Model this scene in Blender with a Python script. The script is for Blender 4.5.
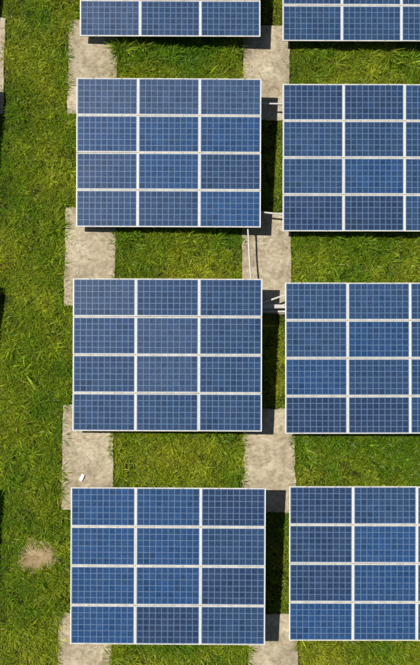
import bpy, bmesh, math, random
import numpy as np
from mathutils import Matrix, Vector, Euler

for o in list(bpy.data.objects):
    bpy.data.objects.remove(o)
scene = bpy.context.scene
COL = scene.collection
random.seed(7)
RNG = np.random.default_rng(11)

# ------------------------------------------------------------------ camera
cam_data = bpy.data.cameras.new('camera')
cam = bpy.data.objects.new('camera', cam_data)
COL.objects.link(cam)
cam.location = (0.0, 0.0, 21.9)
cam.rotation_euler = Euler((0.09153, -0.00278, 0.00215), 'XYZ')
cam_data.sensor_fit = 'VERTICAL'
cam_data.sensor_height = 36.0
cam_data.lens = 800.24 / 665.0 * 36.0
cam_data.clip_end = 3000.0
scene.camera = cam

# ------------------------------------------------------------------ sky, sun, exposure
SUN_DIR = Vector((-0.547, 0.153, 1.0)).normalized()          # towards the sun
world = bpy.data.worlds.new('World')
scene.world = world
world.use_nodes = True
wn = world.node_tree
wn.nodes.clear()
w_out = wn.nodes.new('ShaderNodeOutputWorld')
w_bg = wn.nodes.new('ShaderNodeBackground')
w_sky = wn.nodes.new('ShaderNodeTexSky')
w_sky.sky_type = 'NISHITA'
w_sky.sun_disc = False
w_sky.sun_elevation = math.asin(SUN_DIR.z)
w_sky.sun_rotation = math.atan2(SUN_DIR.x, SUN_DIR.y)
w_bg.inputs['Strength'].default_value = 0.05
wn.links.new(w_sky.outputs[0], w_bg.inputs[0])
wn.links.new(w_bg.outputs[0], w_out.inputs[0])

sun_data = bpy.data.lights.new('sun', 'SUN')
sun_data.energy = 5.0
sun_data.angle = math.radians(0.5)
sun_data.color = (1.0, 0.95, 0.87)
sun = bpy.data.objects.new('sun', sun_data)
COL.objects.link(sun)
sun.location = (-20, 6, 40)
sun.rotation_euler = SUN_DIR.to_track_quat('Z', 'Y').to_euler()

scene.view_settings.view_transform = 'Standard'
scene.view_settings.look = 'None'
scene.view_settings.exposure = 0.22
scene.view_settings.gamma = 1.0
scene.view_settings.use_curve_mapping = False

# ------------------------------------------------------------------ helpers
SLOPE = -0.0465                                              # the site falls gently towards +x


def gz(x):
    return SLOPE * np.clip(x, -30.0, 30.0)


def link(name, mesh, parent=None, mat=None):
    o = bpy.data.objects.new(name, mesh)
    COL.objects.link(o)
    if parent is not None:
        o.parent = parent
    if mat is not None and not mesh.materials:
        mesh.materials.append(mat)
    return o


def tag(o, label=None, category=None, group=None, kind=None):
    for k, v in (('label', label), ('category', category), ('group', group), ('kind', kind)):
        if v:
            o[k] = v
    return o


def bm_box(bm, x0, x1, y0, y1, z0, z1):
    vs = [bm.verts.new(p) for p in ((x0, y0, z0), (x1, y0, z0), (x1, y1, z0), (x0, y1, z0),
                                    (x0, y0, z1), (x1, y0, z1), (x1, y1, z1), (x0, y1, z1))]
    for f in ((3, 2, 1, 0), (4, 5, 6, 7), (0, 1, 5, 4), (1, 2, 6, 5), (2, 3, 7, 6), (3, 0, 4, 7)):
        bm.faces.new([vs[i] for i in f])
    return vs


def mesh_of(bm, name, mat=None, smooth=False):
    bmesh.ops.recalc_face_normals(bm, faces=bm.faces[:])
    me = bpy.data.meshes.new(name)
    bm.to_mesh(me)
    bm.free()
    if mat:
        me.materials.append(mat)
    if smooth:
        me.polygons.foreach_set('use_smooth', [True] * len(me.polygons))
    return me


def box_mesh(name, sx, sy, sz, mat, bevel=0.0, base=False):
    bm = bmesh.new()
    z0, z1 = (0, sz) if base else (-sz / 2, sz / 2)
    bm_box(bm, -sx / 2, sx / 2, -sy / 2, sy / 2, z0, z1)
    if bevel:
        bmesh.ops.bevel(bm, geom=bm.edges[:], offset=bevel, segments=1, affect='EDGES')
    return mesh_of(bm, name, mat)


def channel_mesh(name, length, w, h, t, mat):
    """C section running along +x from 0, open to -y"""
    bm = bmesh.new()
    prof = [(-w / 2, -h / 2), (w / 2, -h / 2), (w / 2, h / 2), (-w / 2, h / 2), (-w / 2, h / 2 - t),
            (w / 2 - t, h / 2 - t), (w / 2 - t, -h / 2 + t), (-w / 2, -h / 2 + t)]
    a = [bm.verts.new((0, y, z)) for y, z in prof]
    b = [bm.verts.new((length, y, z)) for y, z in prof]
    n = len(prof)
    for i in range(n):
        bm.faces.new((a[i], a[(i + 1) % n], b[(i + 1) % n], b[i]))
    bm.faces.new(a[::-1])
    bm.faces.new(b)
    return mesh_of(bm, name, mat)


def tube_mesh(name, pts, r, mat, seg=10):
    bm = bmesh.new()
    rings = []
    pts = [Vector(p) for p in pts]
    for i, p in enumerate(pts):
        d = (pts[min(i + 1, len(pts) - 1)] - pts[max(i - 1, 0)]).normalized()
        u = d.cross(Vector((0, 0, 1)))
        u = u.normalized() if u.length > 1e-4 else Vector((1, 0, 0))
        v = u.cross(d)
        rings.append([bm.verts.new(p + (u * math.cos(2 * math.pi * k / seg) + v * math.sin(2 * math.pi * k / seg)) * r)
                      for k in range(seg)])
    for a, b in zip(rings, rings[1:]):
        for k in range(seg):
            bm.faces.new((a[k], a[(k + 1) % seg], b[(k + 1) % seg], b[k]))
    bm.faces.new(rings[0][::-1])
    bm.faces.new(rings[-1])
    return mesh_of(bm, name, mat, smooth=True)


# ------------------------------------------------------------------ materials
def new_mat(name):
    m = bpy.data.materials.new(name)
    m.use_nodes = True
    nt = m.node_tree
    return m, nt, nt.nodes['Principled BSDF'], nt.nodes, nt.links


def ramp(nodes, stops):
    r = nodes.new('ShaderNodeValToRGB')
    e = r.color_ramp.elements
    while len(e) < len(stops):
        e.new(0.5)
    for el, (p, c) in zip(e, stops):
        el.position = p
        el.color = (*c, 1)
    return r


def noise(nodes, scale, detail=4, rough=0.6, coord=None, links=None, dist=0.0):
    n = nodes.new('ShaderNodeTexNoise')
    n.inputs['Scale'].default_value = scale
    n.inputs['Detail'].default_value = detail
    n.inputs['Roughness'].default_value = rough
    n.inputs['Distortion'].default_value = dist
    if coord is not None:
        links.new(coord, n.inputs['Vector'])
    return n


def mix(nodes, links, a, b, fac, mode='MIX'):
    m = nodes.new('ShaderNodeMix')
    m.data_type = 'RGBA'
    m.blend_type = mode
    for sock, v in ((m.inputs[0], fac), (m.inputs[6], a), (m.inputs[7], b)):
        if isinstance(v, (int, float)):
            sock.default_value = v
        elif isinstance(v, tuple):
            sock.default_value = (*v, 1)
        else:
            links.new(v, sock)
    return m.outputs[2]


def mat_soil():
    m, nt, p, N, L = new_mat('soil')
    g = N.new('ShaderNodeNewGeometry')
    a = noise(N, 1.1, 5, 0.6, g.outputs['Position'], L)
    b = noise(N, 38, 5, 0.7, g.outputs['Position'], L)
    r = ramp(N, [(0.3, (0.016, 0.024, 0.004)), (0.55, (0.028, 0.034, 0.007)), (0.75, (0.045, 0.042, 0.014))])
    L.new(a.outputs[0], r.inputs[0])
    r2 = ramp(N, [(0.3, (0.5, 0.5, 0.5)), (0.7, (1.2, 1.2, 1.2))])
    L.new(b.outputs[0], r2.inputs[0])
    L.new(mix(N, L, r.outputs[0], r2.outputs[0], 1.0, 'MULTIPLY'), p.inputs['Base Color'])
    p.inputs['Roughness'].default_value = 0.95
    p.inputs['Specular IOR Level'].default_value = 0.05
    bp = N.new('ShaderNodeBump')
    bp.inputs['Strength'].default_value = 0.8
    bp.inputs['Distance'].default_value = 0.03
    L.new(b.outputs[0], bp.inputs['Height'])
    L.new(bp.outputs[0], p.inputs['Normal'])
    return m


def mat_bare():
    m, nt, p, N, L = new_mat('dry_sandy_earth')
    g = N.new('ShaderNodeNewGeometry')
    a = noise(N, 6, 5, 0.65, g.outputs['Position'], L)
    b = noise(N, 70, 4, 0.7, g.outputs['Position'], L)
    r = ramp(N, [(0.3, (0.22, 0.155, 0.075)), (0.5, (0.35, 0.262, 0.145)), (0.72, (0.47, 0.37, 0.23))])
    L.new(a.outputs[0], r.inputs[0])
    r2 = ramp(N, [(0.3, (0.6, 0.58, 0.55)), (0.65, (1.1, 1.1, 1.1))])
    L.new(b.outputs[0], r2.inputs[0])
    L.new(mix(N, L, r.outputs[0], r2.outputs[0], 1.0, 'MULTIPLY'), p.inputs['Base Color'])
    p.inputs['Roughness'].default_value = 0.95
    p.inputs['Specular IOR Level'].default_value = 0.05
    bp = N.new('ShaderNodeBump')
    bp.inputs['Strength'].default_value = 0.7
    bp.inputs['Distance'].default_value = 0.02
    L.new(b.outputs[0], bp.inputs['Height'])
    L.new(bp.outputs[0], p.inputs['Normal'])
    return m


def mat_concrete():
    m, nt, p, N, L = new_mat('weathered_concrete')
    g = N.new('ShaderNodeNewGeometry')
    P = g.outputs['Position']
    a = noise(N, 1.5, 6, 0.62, P, L, 0.6)
    b = noise(N, 9, 6, 0.7, P, L, 0.3)
    c = noise(N, 75, 3, 0.75, P, L)
    r = ramp(N, [(0.30, (0.245, 0.208, 0.140)), (0.45, (0.345, 0.297, 0.206)), (0.60, (0.435, 0.382, 0.276)), (0.76, (0.53, 0.48, 0.365))])
    L.new(a.outputs[0], r.inputs[0])
    r2 = ramp(N, [(0.30, (0.62, 0.59, 0.54)), (0.5, (0.98, 0.97, 0.95)), (0.68, (1.18, 1.18, 1.17))])
    L.new(b.outputs[0], r2.inputs[0])
    r3 = ramp(N, [(0.30, (0.62, 0.58, 0.50)), (0.46, (0.97, 0.96, 0.95)), (0.7, (1.1, 1.1, 1.1))])
    L.new(c.outputs[0], r3.inputs[0])
    x = mix(N, L, r.outputs[0], r2.outputs[0], 1.0, 'MULTIPLY')
    x = mix(N, L, x, r3.outputs[0], 0.8, 'MULTIPLY')
    # trowel streaks and old water marks
    mp = N.new('ShaderNodeMapping')
    mp.inputs['Rotation'].default_value = (0, 0, 0.8)
    mp.inputs['Scale'].default_value = (2.0, 16.0, 1.0)
    L.new(P, mp.inputs[0])
    d = noise(N, 1.6, 5, 0.65, mp.outputs[0], L, 1.4)
    r4 = ramp(N, [(0.36, (0.80, 0.78, 0.74)), (0.5, (1, 1, 1)), (0.68, (1.08, 1.08, 1.07))])
    L.new(d.outputs[0], r4.inputs[0])
    x = mix(N, L, x, r4.outputs[0], 0.8, 'MULTIPLY')
    # soil washed over the slab in patches of its own
    e = noise(N, 2.6, 6, 0.75, P, L, 1.2)
    re = ramp(N, [(0.53, (0, 0, 0)), (0.68, (0.9, 0.9, 0.9))])
    L.new(e.outputs[0], re.inputs[0])
    x = mix(N, L, x, (0.21, 0.160, 0.085), re.outputs[0])
    # hairline cracks
    cw = noise(N, 3.0, 4, 0.6, P, L)
    wv = N.new('ShaderNodeVectorMath')
    wv.operation = 'MULTIPLY_ADD'
    wv.inputs[1].default_value = (0.5, 0.5, 0.5)
    L.new(cw.outputs[1], wv.inputs[0])
    L.new(P, wv.inputs[2])
    vo = N.new('ShaderNodeTexVoronoi')
    vo.feature = 'DISTANCE_TO_EDGE'
    vo.inputs['Scale'].default_value = 0.55
    L.new(wv.outputs[0], vo.inputs['Vector'])
    rc = ramp(N, [(0.0, (0.55, 0.55, 0.55)), (0.006, (0, 0, 0))])
    L.new(vo.outputs['Distance'], rc.inputs[0])
    x = mix(N, L, x, (0.10, 0.085, 0.055), rc.outputs[0])
    L.new(x, p.inputs['Base Color'])
    p.inputs['Roughness'].default_value = 0.9
    bp = N.new('ShaderNodeBump')
    bp.inputs['Strength'].default_value = 0.45
    bp.inputs['Distance'].default_value = 0.012
    L.new(b.outputs[0], bp.inputs['Height'])
    L.new(bp.outputs[0], p.inputs['Normal'])
    return m


def mat_grass():
    m, nt, p, N, L = new_mat('grass_blade')
    at = N.new('ShaderNodeAttribute')
    at.attribute_name = 'tint'
    p.inputs['Roughness'].default_value = 0.38
    p.inputs['Specular IOR Level'].default_value = 0.25
    L.new(at.outputs['Color'], p.inputs['Base Color'])
    tr = N.new('ShaderNodeBsdfTranslucent')
    br = mix(N, L, at.outputs['Color'], (1.15, 1.2, 0.7), 1.0, 'MULTIPLY')
    L.new(br, tr.inputs[0])
    mx = N.new('ShaderNodeMixShader')
    mx.inputs[0].default_value = 0.35
    L.new(p.outputs[0], mx.inputs[1])
    L.new(tr.outputs[0], mx.inputs[2])
    L.new(mx.outputs[0], N['Material Output'].inputs[0])
    return m


def mat_cells():
    m, nt, p, N, L = new_mat('polycrystalline_cells')
    oi = N.new('ShaderNodeObjectInfo')
    at = N.new('ShaderNodeAttribute')
    at.attribute_name = 'cell_tone'
    tc = N.new('ShaderNodeTexCoord')
    v = N.new('ShaderNodeTexVoronoi')
    v.inputs['Scale'].default_value = 34
    ad = N.new('ShaderNodeVectorMath')
    ad.operation = 'ADD'
    cb = N.new('ShaderNodeCombineXYZ')
    ml = N.new('ShaderNodeMath')
    ml.operation = 'MULTIPLY'
    ml.inputs[1].default_value = 40
    L.new(oi.outputs['Random'], ml.inputs[0])
    L.new(ml.outputs[0], cb.inputs[0])
    L.new(tc.outputs['Object'], ad.inputs[0])
    L.new(cb.outputs[0], ad.inputs[1])
    L.new(ad.outputs[0], v.inputs['Vector'])
    rv = ramp(N, [(0.0, (0.72, 0.75, 0.80)), (1.0, (1.30, 1.25, 1.18))])
    sp = N.new('ShaderNodeSeparateColor')
    L.new(v.outputs['Color'], sp.inputs[0])
    L.new(sp.outputs[0], rv.inputs[0])
    x = mix(N, L, oi.outputs['Color'], rv.outputs[0], 1.0, 'MULTIPLY')
    x = mix(N, L, x, at.outputs['Color'], 1.0, 'MULTIPLY')
    # dust film in uneven patches
    n = noise(N, 1.7, 5, 0.65, ad.outputs[0], L, 0.5)
    rn = ramp(N, [(0.38, (0, 0, 0)), (0.75, (0.05, 0.05, 0.05))])
    L.new(n.outputs[0], rn.inputs[0])
    x = mix(N, L, x, (0.22, 0.24, 0.27), rn.outputs[0])
    # busbars
    uv = N.new('ShaderNodeUVMap')
    sx = N.new('ShaderNodeSeparateXYZ')
    L.new(uv.outputs[0], sx.inputs[0])
    bus = None
    for c in (0.2, 0.5, 0.8):
        s = N.new('ShaderNodeMath')
        s.operation = 'SUBTRACT'
        s.inputs[1].default_value = c
        L.new(sx.outputs[1], s.inputs[0])
        ab = N.new('ShaderNodeMath')
        ab.operation = 'ABSOLUTE'
        L.new(s.outputs[0], ab.inputs[0])
        lt = N.new('ShaderNodeMath')
        lt.operation = 'LESS_THAN'
        lt.inputs[1].default_value = 0.010
        L.new(ab.outputs[0], lt.inputs[0])
        if bus is None:
            bus = lt.outputs[0]
        else:
            a2 = N.new('ShaderNodeMath')
            a2.operation = 'ADD'
            L.new(bus, a2.inputs[0])
            L.new(lt.outputs[0], a2.inputs[1])
            bus = a2.outputs[0]
    x = mix(N, L, x, (0.10, 0.16, 0.25), bus)
    L.new(x, p.inputs['Base Color'])
    p.inputs['Roughness'].default_value = 0.30
    p.inputs['Specular IOR Level'].default_value = 0.2
    p.inputs['Coat Weight'].default_value = 0.45
    p.inputs['Coat Roughness'].default_value = 0.08
    return m


def mat_plain(name, col, rough=0.5, metal=0.0, var=0.12, scale=6.0, coat=0.0):
    m, nt, p, N, L = new_mat(name)
    tc = N.new('ShaderNodeNewGeometry')
    n = noise(N, scale, 5, 0.65, tc.outputs['Position'], L)
    lo = tuple(c * (1 - var * 1.6) for c in col)
    hi = tuple(min(c * (1 + var), 0.9) for c in col)
    r = ramp(N, [(0.3, lo), (0.65, hi)])
    L.new(n.outputs[0], r.inputs[0])
    L.new(r.outputs[0], p.inputs['Base Color'])
    p.inputs['Roughness'].default_value = rough
    p.inputs['Metallic'].default_value = metal
    p.inputs['Coat Weight'].default_value = coat
    return m


M_SOIL, M_BARE, M_CONC, M_GRASS, M_CELL = mat_soil(), mat_bare(), mat_concrete(), mat_grass(), mat_cells()
M_FRAME = mat_plain('anodised_frame', (0.63, 0.615, 0.575), 0.45, 0.0, 0.06, 9.0)
M_GRIME = mat_plain('grimy_frame', (0.52, 0.50, 0.45), 0.55, 0.0, 0.12, 7.0)
M_BACK = mat_plain('white_backsheet_under_glass', (0.105, 0.172, 0.275), 0.3, 0.0, 0.05, 4.0, 0.6)
M_STEEL = mat_plain('galvanised_steel', (0.46, 0.45, 0.415), 0.5, 0.0, 0.18, 14.0)
M_CLAMP = mat_plain('weathered_clamp', (0.33, 0.28, 0.18), 0.55, 0.0, 0.2, 30.0)
M_PIPE = mat_plain('white_plastic_pipe', (0.50, 0.485, 0.43), 0.45, 0.0, 0.08, 8.0)
M_SCRAP = mat_plain('white_foam', (0.85, 0.85, 0.83), 0.7, 0.0, 0.03, 20.0)

# ------------------------------------------------------------------ ground
def build_ground():
    xs = sorted(set([-900, -300, -120, -60, -30] + [round(-30 + i * 0.75, 3) for i in range(81)] + [60, 120, 300, 900]))
    ys = sorted(set([-900, -300, -120, -60, -30] + [round(-30 + i * 0.75, 3) for i in range(81)] + [60, 120, 300, 900]))
    r = random.Random(3)
    verts = [(x, y, float(gz(x)) + (r.uniform(-0.012, 0.008) if abs(x) < 30 and abs(y) < 30 else 0)) for y in ys for x in xs]
    nx = len(xs)
    faces = [(j * nx + i, j * nx + i + 1, (j + 1) * nx + i + 1, (j + 1) * nx + i) for j in range(len(ys) - 1) for i in range(nx - 1)]
    me = bpy.data.meshes.new('ground')
    me.from_pydata(verts, [], faces)
    me.polygons.foreach_set('use_smooth', [True] * len(me.polygons))
    tag(link('ground', me, None, M_SOIL), kind='structure')


build_ground()

BARE = (-4.575, -4.02)


def bare_radius(a):
    return 0.33 + 0.06 * math.sin(2 * a + 0.6) + 0.045 * math.sin(3 * a + 2.1) + 0.03 * math.sin(7 * a + 1.0)


def build_bare():
    bm = bmesh.new()
    cx, cy = BARE
    rings = []
    for k, f in enumerate((0.4, 0.9, 1.3, 1.7)):
        ring = []
        for i in range(40):
            a = 2 * math.pi * i / 40
            rr = bare_radius(a) * f * 1.15
            x, y = cx + rr * math.cos(a), cy + rr * math.sin(a)
            h = (0.026, 0.022, 0.014, -0.03)[k] + random.uniform(-0.004, 0.004)
            ring.append(bm.verts.new((x, y, float(gz(x)) + h)))
        rings.append(ring)
    c = bm.verts.new((cx, cy, float(gz(cx)) + 0.027))
    for i in range(40):
        bm.faces.new((c, rings[0][i], rings[0][(i + 1) % 40]))
        for a, b in zip(rings, rings[1:]):
            bm.faces.new((a[i], b[i], b[(i + 1) % 40], a[(i + 1) % 40]))
    tag(link('bare_earth', mesh_of(bm, 'bare_earth', M_BARE, True)), kind='structure')


build_bare()

# ------------------------------------------------------------------ concrete footings
PAD_H = 0.055
PADS = [  # x0, x1, y0, y1, label, group
    (-3.945, -2.575, 8.09, 10.84, 'beige concrete footing slab, topmost of the left row of slabs', None),
    (-3.935, -2.545, 2.70, 5.45, 'plain beige concrete footing slab in the left row, second from the top', None),
    (-3.905, -2.530, -2.77, 0.03, 'concrete footing slab in the left row with a small white scrap lying on it', None),
    (-3.910, -2.500, -8.20, -5.44, 'concrete footing slab cut off at the bottom left edge of the picture', None),
    (0.985, 2.315, 8.03, 10.82, 'pale concrete footing slab, topmost of those in the middle gap between the tables', None),
    (0.940, 2.315, 2.53, 5.38, 'concrete footing slab in the middle gap crossed by a thin white pipe', None),
    (0.975, 2.390, -2.87, -0.06, 'pale concrete footing slab in the middle gap with ragged soil covered left edge', None),
    (1.095, 2.430, -8.25, -5.52, 'concrete footing slab in the middle gap cut off by the bottom edge', None),
    (-7.080, -5.705, 8.06, 10.85, 'sliver of a concrete footing slab at the upper left edge of the picture', None),
]
for y0, y1 in ((2.65, 4.9), (-2.8, 0.0), (-8.2, -5.5)):
    PADS.append((-7.16, -5.80, y0, y1, 'concrete footing slab just beyond the left edge of the picture', 'footing slabs beyond the left edge'))
for y0, y1 in ((8.05, 10.8), (2.55, 5.35), (-2.85, -0.1), (-8.25, -5.5)):
    PADS.append((6.62, 8.0, y0, y1, 'concrete footing slab just beyond the right edge of the picture', 'footing slabs beyond the right edge'))


def build_pad(i, pad):
    x0, x1, y0, y1, label, group = pad
    r = random.Random(100 + i)
    rough = 0.022 if i == 6 else 0.010
    pts = []
    per = [((x0, y0), (x1, y0), 26), ((x1, y0), (x1, y1), 52), ((x1, y1), (x0, y1), 26), ((x0, y1), (x0, y0), 52)]
    ph = [r.uniform(0, 6.28) for _ in range(4)]
    for e, (a, b, n) in enumerate(per):
        nx, ny = (b[1] - a[1]), -(b[0] - a[0])
        ln = math.hypot(nx, ny)
        nx, ny = nx / ln, ny / ln
        rg = rough * (2.0 if (i == 6 and e == 3) else 1.0)
        for k in range(n):
            t = k / n
            d = rg * (0.6 * math.sin(t * 11 + ph[e]) + 0.5 * math.sin(t * 29 + ph[e] * 2) + r.uniform(-0.7, 0.5))
            if k == 0:
                d = -0.01 - r.uniform(0, 0.015)
            pts.append((a[0] + (b[0] - a[0]) * t + nx * d, a[1] + (b[1] - a[1]) * t + ny * d))
    cx, cy = (x0 + x1) / 2, (y0 + y1) / 2
    gz0 = float(gz(cx))
    bm = bmesh.new()

    def ring(ins, h):
        out = []
        for px, py in pts:
            dx, dy = cx - px, cy - py
            sx = ins / max(abs(dx), 0.3) if abs(dx) > 0.2 else 0
            sy = ins / max(abs(dy), 0.3) if abs(dy) > 0.2 else 0
            qx, qy = px + dx * min(sx, 0.5), py + dy * min(sy, 0.5)
            out.append(bm.verts.new((qx - cx, qy - cy, float(gz(qx)) - gz0 + h)))
        return out
    lower, edge, top = ring(-0.004, -0.12), ring(0.0, PAD_H - 0.014), ring(0.016, PAD_H)
    n = len(pts)
    for a, b in ((lower, edge), (edge, top)):
        for k in range(n):
            bm.faces.new((a[k], a[(k + 1) % n], b[(k + 1) % n], b[k]))
    bm.faces.new(top)
    bm.faces.new(lower[::-1])
    o = link('concrete_footing', mesh_of(bm, 'concrete_footing', M_CONC))
    o.location = (cx, cy, gz0)
    tag(o, label, 'footing', group or 'concrete footings under the solar tables')


for i, p in enumerate(PADS):
    build_pad(i, p)

# ------------------------------------------------------------------ solar tables
MW, MH = 1.664, 1.001            # one module
GX, GY = 0.0, 0.012              # gaps: columns pitch and rows pitch below
PX, PY = 1.67, 1.01              # pitches
TW, TL = 4.99, 4.02
LIP = 0.027


def build_module_meshes():
    bm = bmesh.new()             # frame: raised rim with a flange, 40 mm deep
    a, b = MW / 2, MH / 2
    outer = [(-a, -b), (a, -b), (a, b), (-a, b)]
    inner = [(-a + LIP, -b + LIP), (a - LIP, -b + LIP), (a - LIP, b - LIP), (-a + LIP, b - LIP)]
    o0 = [bm.verts.new((x, y, -0.04)) for x, y in outer]
    o1 = [bm.verts.new((x, y, -0.002)) for x, y in outer]
    o2 = [bm.verts.new((x * (1 - 0.002 / abs(x)), y * (1 - 0.002 / abs(y)), 0)) for x, y in outer]
    i1 = [bm.verts.new((x, y, 0)) for x, y in inner]
    i0 = [bm.verts.new((x, y, -0.009)) for x, y in inner]
    for s, t in ((o0, o1), (o1, o2), (o2, i1), (i1, i0)):
        for k in range(4):
            bm.faces.new((s[k], s[(k + 1) % 4], t[(k + 1) % 4], t[k]))
    bm.normal_update()
    for f in bm.faces:
        c = f.calc_center_median()
        if abs(c.y) > b - LIP and abs(c.x) < a * 0.5:
            f.material_index = 1
    frame = mesh_of(bm, 'frame', M_FRAME)
    frame.materials.append(M_GRIME)
    back = box_mesh('solar_panel', MW - 0.012, MH - 0.012, 0.006, M_BACK)
    cells = []
    cw, ch, g = 0.1582, 0.1545, 0.0165
    for var in range(7):
        r = random.Random(40 + var)
        bm = bmesh.new()
        uvl = bm.loops.layers.uv.new('UVMap')
        cl = bm.loops.layers.float_color.new('cell_tone')
        for i in range(10):
            for j in range(6):
                x, y = (i - 4.5) * cw, (j - 2.5) * ch
                hx, hy = (cw - g) / 2, (ch - g) / 2
                f = bm.faces.new([bm.verts.new((x + sx * hx, y + sy * hy, 0)) for sx, sy in ((-1, -1), (1, -1), (1, 1), (-1, 1))])
                t = r.gauss(1.0, 0.08)
                if r.random() < 0.06:
                    t *= 0.78
                tint = (t * r.uniform(0.92, 1.1), t, t * r.uniform(0.96, 1.04), 1)
                for lp, uv in zip(f.loops, ((0, 0), (1, 0), (1, 1), (0, 1))):
                    lp[uvl].uv = uv
                    lp[cl] = tint
        me = bpy.data.meshes.new('cells')
        bm.to_mesh(me)
        bm.free()
        me.materials.append(M_CELL)
        cells.append(me)
    return frame, back, cells


FRAME_ME, BACK_ME, CELL_MES = build_module_meshes()
RAIL_ME = box_mesh('rail', 0.042, TL - 0.03, 0.045, M_STEEL)
BEAM_ME = channel_mesh('beam', TW - 0.16, 0.06, 0.10, 0.006, M_STEEL)
POST_ME = box_mesh('post', 0.075, 0.075, 1.0, M_STEEL, 0.004, base=True)
PLATE_ME = box_mesh('base_plate', 0.20, 0.20, 0.012, M_STEEL, 0.003, base=True)
BRACE_ME = box_mesh('brace', 0.04, 0.04, 1.0, M_STEEL, 0.003)


def clamp_mesh():
    bm = bmesh.new()
    bm_box(bm, -0.022, 0.022, -0.015, 0.015, 0.0005, 0.006)
    bm_box(bm, -0.008, 0.008, -0.005, 0.005, 0.006, 0.013)
    bm_box(bm, -0.020, 0.020, -0.004, 0.004, -0.045, 0.0005)
    return mesh_of(bm, 'clamp', M_CLAMP)


CLAMP_ME = clamp_mesh()

TONES = {'g': (0.024, 0.050, 0.112), 'b': (0.010, 0.044, 0.132), 'm': (0.014, 0.040, 0.104), 'd': (0.011, 0.029, 0.080)}  # module blues, with the sky's reflection gradient across the array painted in
FRONT, REAR = 0.42, TL - 0.66          # beam positions along the slope


def build_table(key, tx, ty, tz, tilt, roll, yaw, tones, label, group):
    g0 = float(gz(tx))
    root = bpy.data.objects.new('solar_table', None)
    COL.objects.link(root)
    root.location = (tx, ty + TL / 2, g0)
    tag(root, label, 'solar table', group)
    # panel-plane frame, expressed in the root's space
    A = Matrix.Translation((0, -TL / 2, tz - g0)) @ Euler((tilt, roll, yaw), 'XYZ').to_matrix().to_4x4()
    r = random.Random(hash(key) % 1 + sum(map(ord, key)))

    def part(name, me, M, parent=root):
        o = link(name, me, parent)
        o.matrix_local = M
        return o
    for row in range(4):                   # row 0 is the upper edge
        for c in range(3):
            x = (c - 1) * PX + r.uniform(-0.0012, 0.0012)
            y = (3 - row) * PY + MH / 2 + r.uniform(-0.002, 0.002)
            wob = Euler((r.gauss(0, 0.0022), r.gauss(0, 0.0022), r.gauss(0, 0.0006)), 'XYZ').to_matrix().to_4x4()
            pan = part('solar_panel', BACK_ME, A @ Matrix.Translation((x, y, -0.010)) @ wob)
            part('frame', FRAME_ME, Matrix.Translation((0, 0, 0.010)), pan)
            ce = part('cells', r.choice(CELL_MES), Matrix.Translation((0, 0, 0.0045)), pan)
            ce['kind'] = 'stuff'
            tn = TONES[tones[row][c]]
            k = r.uniform(0.92, 1.08)
            ce.color = (tn[0] * k, tn[1] * k, tn[2] * k, 1)
    for c in range(3):
        for s in (-1, 1):
            x = (c - 1) * PX + s * (MW / 2 - 0.45)
            part('rail', RAIL_ME, A @ Matrix.Translation((x, TL / 2, -0.066)))
            for y in (0.006, PY - 0.007, 2 * PY - 0.007, 3 * PY - 0.007, TL + 0.003):
                part('clamp', CLAMP_ME, A @ Matrix.Translation((x + r.uniform(-0.01, 0.01), y, 0)))
    for y in (FRONT, REAR):
        part('beam', BEAM_ME, A @ Matrix.Translation((-TW / 2 + 0.08, y, -0.140)))
        for x in (-TW / 2 + 0.36, TW / 2 - 0.30):
            top = A @ Vector((x, y, -0.19))
            gl = float(gz(tx + top.x)) - g0 + PAD_H
            h = top.z - gl
            po = part('post', POST_ME, Matrix.Translation((top.x, top.y, gl)) @ Matrix.Diagonal((1, 1, h, 1)))
            pl = part('base_plate', PLATE_ME, Matrix.Diagonal((1, 1, 1 / h, 1)), po)
            if y == REAR:                   # knee brace up to the beam
                p0 = Vector((top.x, top.y, gl + h * 0.45))
                p1 = A @ Vector((x + (0.45 if x < 0 else -0.45), y, -0.19))
                d = p1 - p0
                q = d.to_track_quat('Z', 'Y').to_matrix().to_4x4()
                part('brace', BRACE_ME, Matrix.Translation((p0 + p1) / 2) @ q @ Matrix.Diagonal((1, 1, d.length, 1)))
    return root


G1, G2 = 'solar tables of twelve blue panels', 'solar tables beyond the left edge'
TABLES = [
    ('L1', -1.067, 10.193, 0.570, 0.090, 0.000, 0.0000, ['mmm', 'mmm', 'mmb', 'gmm'],
     'blue solar table in the left column cut off by the top edge of the picture', G1),
    ('L2', -1.078, 4.819, 0.579, 0.093, 0.000, -0.0016, ['ggg', 'bbb', 'mbm', 'mmb'],
     'light blue twelve panel solar table, uppermost whole table of the left column', G1),
    ('L3', -1.073, -0.668, 0.622, 0.0865, -0.0058, -0.0015, ['gmm', 'mgm', 'mgm', 'mmm'],
     'twelve panel solar table in the left column with a white pipe meeting its upper edge', G1),
    ('L4', -1.016, -6.102, 0.721, 0.0936, -0.0033, -0.0026, ['bbd', 'bbm', 'bbd', 'bdm'],
     'lowest twelve panel solar table in the left column, deep blue with darker right panels', G1),
    ('R1', 4.572, 10.194, 0.322, 0.090, 0.000, 0.0007, ['mmm', 'mmm', 'mmm', 'mmm'],
     'blue solar table in the right column cut off by the top edge of the picture', G1),
    ('R2', 4.541, 4.768, 0.361, 0.0909, 0.0006, 0.0016, ['ddm', 'mmm', 'mbm', 'ddm'],
     'dark blue solar table, second from the top in the right column', G1),
    ('R3', 4.569, -0.728, 0.422, 0.0876, 0.0029, 0.0027, ['mmm', 'mbm', 'bmm', 'ddm'],
     'third solar table from the top in the right column, steel beams reaching its left side', G1),
    ('R4', 4.638, -6.096, 0.379, 0.0899, -0.0006, 0.0001, ['dmm', 'dbm', 'dbm', 'bbm'],
     'lowest solar table in the right column, cut by the right edge near the bottom', G1),
]
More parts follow.
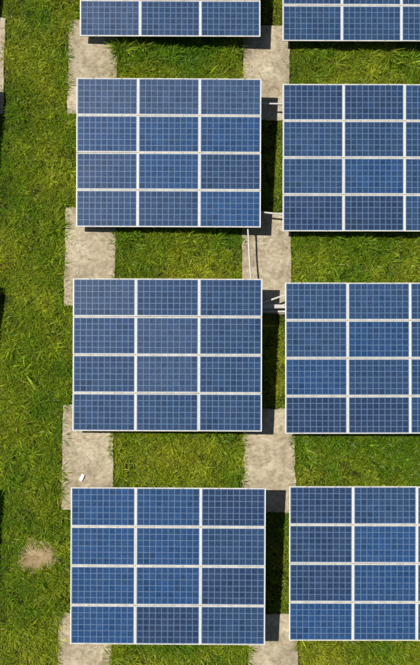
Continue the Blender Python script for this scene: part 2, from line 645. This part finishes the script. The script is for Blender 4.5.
for i, (xr, y, z) in enumerate(((-6.22, 10.22, 0.93), (-6.20, 4.82, 0.94), (-6.12, -0.66, 0.97), (-6.00, -6.10, 1.02))):
    TABLES.append(('F%d' % i, xr - TW / 2, y, z, 0.091, 0, 0, ['mmm', 'mbm', 'mmb', 'mmm'],
                   'solar table just beyond the left edge, seen only by its shadow', G2))
for t in TABLES:
    build_table(*t)


# ------------------------------------------------------------------ steel bars and pipe in the middle gap
def bar(name, p0, p1, w, h, label, category, group=None):
    p0, p1 = Vector(p0), Vector(p1)
    d = p1 - p0
    ln = d.length
    bm = bmesh.new()
    t = 0.005
    prof = [(-w / 2, -h / 2), (w / 2, -h / 2), (w / 2, h / 2), (-w / 2, h / 2), (-w / 2, h / 2 - t),
            (w / 2 - t, h / 2 - t), (w / 2 - t, -h / 2 + t), (-w / 2, -h / 2 + t)]
    a = [bm.verts.new((-ln / 2, y, z)) for y, z in prof]
    b = [bm.verts.new((ln / 2, y, z)) for y, z in prof]
    for i in range(8):
        bm.faces.new((a[i], a[(i + 1) % 8], b[(i + 1) % 8], b[i]))
    bm.faces.new(a[::-1])
    bm.faces.new(b)
    for s in (-1, 1):                        # bolt heads near each end
        bmesh.ops.create_cone(bm, cap_ends=True, segments=6, radius1=0.011, radius2=0.011, depth=0.012,
                              matrix=Matrix.Translation((s * (ln / 2 - 0.06), 0, h / 2 + 0.005)))
    o = link(name, mesh_of(bm, name, M_STEEL))
    x = d.normalized()
    y = Vector((0, 0, 1)).cross(x).normalized()
    z = x.cross(y)
    o.matrix_world = Matrix(((x.x, y.x, z.x, (p0.x + p1.x) / 2), (x.y, y.y, z.y, (p0.y + p1.y) / 2),
                             (x.z, y.z, z.z, (p0.z + p1.z) / 2), (0, 0, 0, 1)))
    tag(o, label, category, group)


GB = 'steel bars bridging the middle gap'
bar('steel_bar', (0.95, 8.341, 0.450), (2.40, 8.332, 0.386), 0.042, 0.042,
    'thin pale steel bar beside the upper right corner of the light blue table', 'steel bar', GB)
bar('steel_bar', (0.85, 5.33, 0.450), (2.40, 5.205, 0.325), 0.045, 0.045,
    'slightly slanting pale steel bar across the dark gap above the white pipe', 'steel bar', GB)
bar('steel_beam', (1.05, 2.702, 0.250), (2.45, 2.712, 0.186), 0.105, 0.06,
    'thickest steel beam crossing the gap below the pipe slab, half in shadow', 'steel beam', GB)
bar('steel_bar', (1.05, 2.586, 0.050), (2.50, 2.597, -0.016), 0.055, 0.04,
    'short pale steel bar directly below the thickest beam in the gap', 'steel bar', GB)
bar('steel_bar', (1.10, 2.645, 0.448), (2.30, 3.078, 0.392), 0.045, 0.03,
    'steel strip set at an angle just above the thickest beam in the gap', 'steel bar', GB)

pp = []
for i in range(15):
    t = i / 14
    pp.append((1.065 + 0.11 * t + 0.004 * math.sin(9 * t), 5.05 - 2.0 * t, 0.455 - 0.03 * math.sin(math.pi * t) + 0.02 * t))
pipe = link('cable_pipe', tube_mesh('cable_pipe', pp, 0.021, M_PIPE))
tag(pipe, 'thin white pipe running over the slab between two tables of the left column', 'pipe')


# ------------------------------------------------------------------ white scrap on the footing
def build_scrap():
    bm = bmesh.new()
    bm_box(bm, -0.043, 0.043, -0.092, 0.092, 0, 0.045)
    bmesh.ops.subdivide_edges(bm, edges=bm.edges[:], cuts=3, use_grid_fill=True)
    r = random.Random(5)
    for v in bm.verts:
        k = 0.006 if v.co.z > 0.01 else 0.0
        v.co += Vector((r.uniform(-k, k), r.uniform(-k, k), r.uniform(-k, k * 0.4)))
        if v.co.z > 0.03 and v.co.y > 0.05:
            v.co.z -= 0.012
    bmesh.ops.smooth_vert(bm, verts=bm.verts[:], factor=0.25, use_axis_x=True, use_axis_y=True, use_axis_z=True)
    o = link('foam_scrap', mesh_of(bm, 'foam_scrap', M_SCRAP))
    x, y = -3.362, -1.915
    o.location = (x, y, float(gz(x)) + PAD_H)
    o.rotation_euler = (0, math.atan(-SLOPE), math.radians(-24))
    tag(o, 'small white oblong scrap lying on the concrete slab at left', 'scrap')


build_scrap()


# ------------------------------------------------------------------ grass
def value_noise(x, y, scale, seed, octaves=3):
    out = np.zeros_like(x)
    amp, tot = 1.0, 0.0
    for k in range(octaves):
        g = np.random.default_rng(seed + k).random((257, 257))
        u, v = x * scale + 500.3, y * scale + 500.7
        iu, iv = np.floor(u).astype(int), np.floor(v).astype(int)
        fu, fv = u - iu, v - iv
        fu, fv = fu * fu * (3 - 2 * fu), fv * fv * (3 - 2 * fv)
        a, b = g[iu % 256, iv % 256], g[(iu + 1) % 256, iv % 256]
        c, d = g[iu % 256, (iv + 1) % 256], g[(iu + 1) % 256, (iv + 1) % 256]
        out += amp * ((a * (1 - fu) + b * fu) * (1 - fv) + (c * (1 - fu) + d * fu) * fv)
        tot += amp
        amp *= 0.5
        scale *= 2.1
    return out / tot


def build_grass():
    X0, X1, Y0, Y1 = -9.5, 9.0, -11.0, 15.0
    TUFTS = 205                                              # per square metre before thinning
    n = int((X1 - X0) * (Y1 - Y0) * TUFTS)
    x, y = RNG.uniform(X0, X1, n), RNG.uniform(Y0, Y1, n)
    keep = np.ones(n, bool)
    for p in PADS:                                          # bases stay off the slabs
        ins = 0.012 + 0.035 * (RNG.random(n) < 0.16)
        keep &= ~((x > p[0] + ins) & (x < p[1] - ins) & (y > p[2] + ins) & (y < p[3] - ins))
    ang = np.arctan2(y - BARE[1], x - BARE[0])
    br = 0.33 + 0.015 * np.sin(2 * ang + 0.6) + 0.045 * np.sin(3 * ang + 2.1) + 0.03 * np.sin(7 * ang + 1.0)
    rb = np.hypot(x - BARE[0], y - BARE[1]) / (0.78 * br)
    rb = rb + 1.5 * (value_noise(x, y, 6.0, 91, 3) - 0.5)
    keep &= ~(RNG.random(n) < np.clip(1.0 - 1.7 * (rb - 0.55), 0, 0.90))
    under = np.zeros(n, bool)
    for t in TABLES:
        under |= (np.abs(x - t[1]) < TW / 2 - 0.30) & (y > t[2] + 0.35) & (y < t[2] + TL - 0.55)
    keep &= ~(under & (RNG.random(n) < 0.92))
    outer = (np.abs(x) > 7.6) | (y < -8.2) | (y > 13.0)
    keep &= ~(outer & (RNG.random(n) < 0.80))
    x, y, rb = x[keep], y[keep], rb[keep]
    n = len(x)
    dens = value_noise(x, y, 1.3, 21)
    tall = value_noise(x, y, 0.75, 31)
    per = np.clip((6 + 12 * dens + 10 * value_noise(x, y, 4.2, 131, 2) + RNG.normal(0, 2.5, n)), 4, 26).astype(int)
    tid = np.repeat(np.arange(n), per)
    N = len(tid)
    flow = 2 * math.pi * value_noise(x, y, 0.45, 51, 2) * 2.2
    clump = value_noise(x, y, 4.2, 131, 2)                  # ankle-high lumps with thin hollows between them
    size = (0.50 + 0.70 * tall) * (0.35 + 1.25 * clump) * np.exp(RNG.normal(0, 0.26, n))
    size = size * np.clip(0.30 + 0.55 * (rb - 0.6), 0.30, 1.0)
    shade = np.zeros(n, bool)                               # thin short grass where the tables keep the light off
    for t in TABLES:
        shade |= (np.abs(x - t[1] - 0.3) < TW / 2 + 0.35) & (y > t[2] + 0.1) & (y < t[2] + TL - 0.4)
    size = np.where(shade, size * 0.6, size)
    lush = np.zeros(n)                                      # uncut longer grass along the low edge of each table
    for t in TABLES:
        lush = np.maximum(lush, (np.abs(x - t[1]) < TW / 2) * np.clip(1 - np.abs(y - t[2] + 0.15) / 0.55, 0, 1))
    size = size * (1 + 0.45 * lush)
    rad = 0.060 * np.sqrt(RNG.random(N))
    a0 = RNG.uniform(0, 2 * math.pi, N)
    bx, by = x[tid] + rad * np.cos(a0), y[tid] + rad * np.sin(a0)
    azi = np.where(RNG.random(N) < 0.22, flow[tid] + RNG.normal(0, 0.7, N), a0 + RNG.normal(0, 0.5, N))
    ln = 0.172 * size[tid] * RNG.uniform(0.55, 1.35, N)
    lean = np.clip(RNG.normal(0.72, 0.26, N), 0.1, 1.25)
    droop = RNG.uniform(0.25, 0.75, N)
    wid = RNG.uniform(0.0030, 0.0066, N) * (0.7 + 0.5 * size[tid])
    ca, sa = np.cos(azi), np.sin(azi)
    base_z = gz(bx) - 0.01
    verts = np.empty((N, 5, 3), np.float32)
    tw = RNG.normal(0, 0.45, N)                             # blades roll a little about their own length
    for k, (t, wf) in enumerate(((0.0, 0.75), (0.55, 1.0), (1.0, 0.0))):
        th = lean + droop * t
        r = ln * t * np.sin(lean + droop * t * 0.6)
        z = ln * t * np.cos(lean + droop * t * 0.75)
        px, py = bx + r * ca, by + r * sa
        pz = base_z + np.maximum(z, 0.006 * t + 0.012 * t)
        if k < 2:
            w = wid * wf
            ox, oy, oz = -sa * w * np.cos(tw), ca * w * np.cos(tw), w * np.sin(tw)
            verts[:, 2 * k] = np.stack([px - ox, py - oy, pz - oz], 1)
            verts[:, 2 * k + 1] = np.stack([px + ox, py + oy, pz + oz], 1)
        else:
            verts[:, 4] = np.stack([px, py, pz], 1)
    # colour: patches of lush, yellowish and dry blades
    hue = 0.65 * value_noise(x, y, 0.55, 71, 4) + 0.35 * value_noise(x, y, 3.1, 171, 2) - 0.10 * lush + RNG.normal(0, 0.065, n)
    h = (hue[tid] + RNG.normal(0, 0.075, N))
    u = np.clip((h - 0.30) / 0.42, 0, 1)[:, None]
    green, yel = np.array([0.098, 0.205, 0.008]), np.array([0.345, 0.375, 0.022])
    col = green * (1 - u) + yel * u
    dry = (RNG.random(N) < 0.012 + 0.03 * u[:, 0] + np.clip(0.75 - 0.5 * rb[tid], 0, 0.45))[:, None]
    col = np.where(dry, np.array([0.29, 0.225, 0.07]), col)
    col = 0.95 * col * np.exp(RNG.normal(0, 0.26, N) + RNG.normal(0, 0.20, n)[tid])[:, None]
    tint = np.ones((N, 5, 4), np.float32)
    tint[:, :, :3] = col[:, None, :]
    me = bpy.data.meshes.new('grass')
    me.vertices.add(N * 5)
    me.vertices.foreach_set('co', verts.reshape(-1))
    me.loops.add(N * 7)
    off = (np.arange(N, dtype=np.int32) * 5)[:, None]
    me.loops.foreach_set('vertex_index', (off + np.array([0, 1, 3, 2, 2, 3, 4], np.int32)).reshape(-1))
    me.polygons.add(N * 2)
    st = (np.arange(N, dtype=np.int32) * 7)[:, None]
    me.polygons.foreach_set('loop_start', (st + np.array([0, 4], np.int32)).reshape(-1))
    me.update(calc_edges=True)
    at = me.attributes.new('tint', 'FLOAT_COLOR', 'POINT')
    at.data.foreach_set('color', tint.reshape(-1))
    me.polygons.foreach_set('use_smooth', np.ones(N * 2, bool))
    o = link('grass', me, None, M_GRASS)
    tag(o, 'thick green grass growing between the slabs and tables', 'grass', kind='stuff')


build_grass()
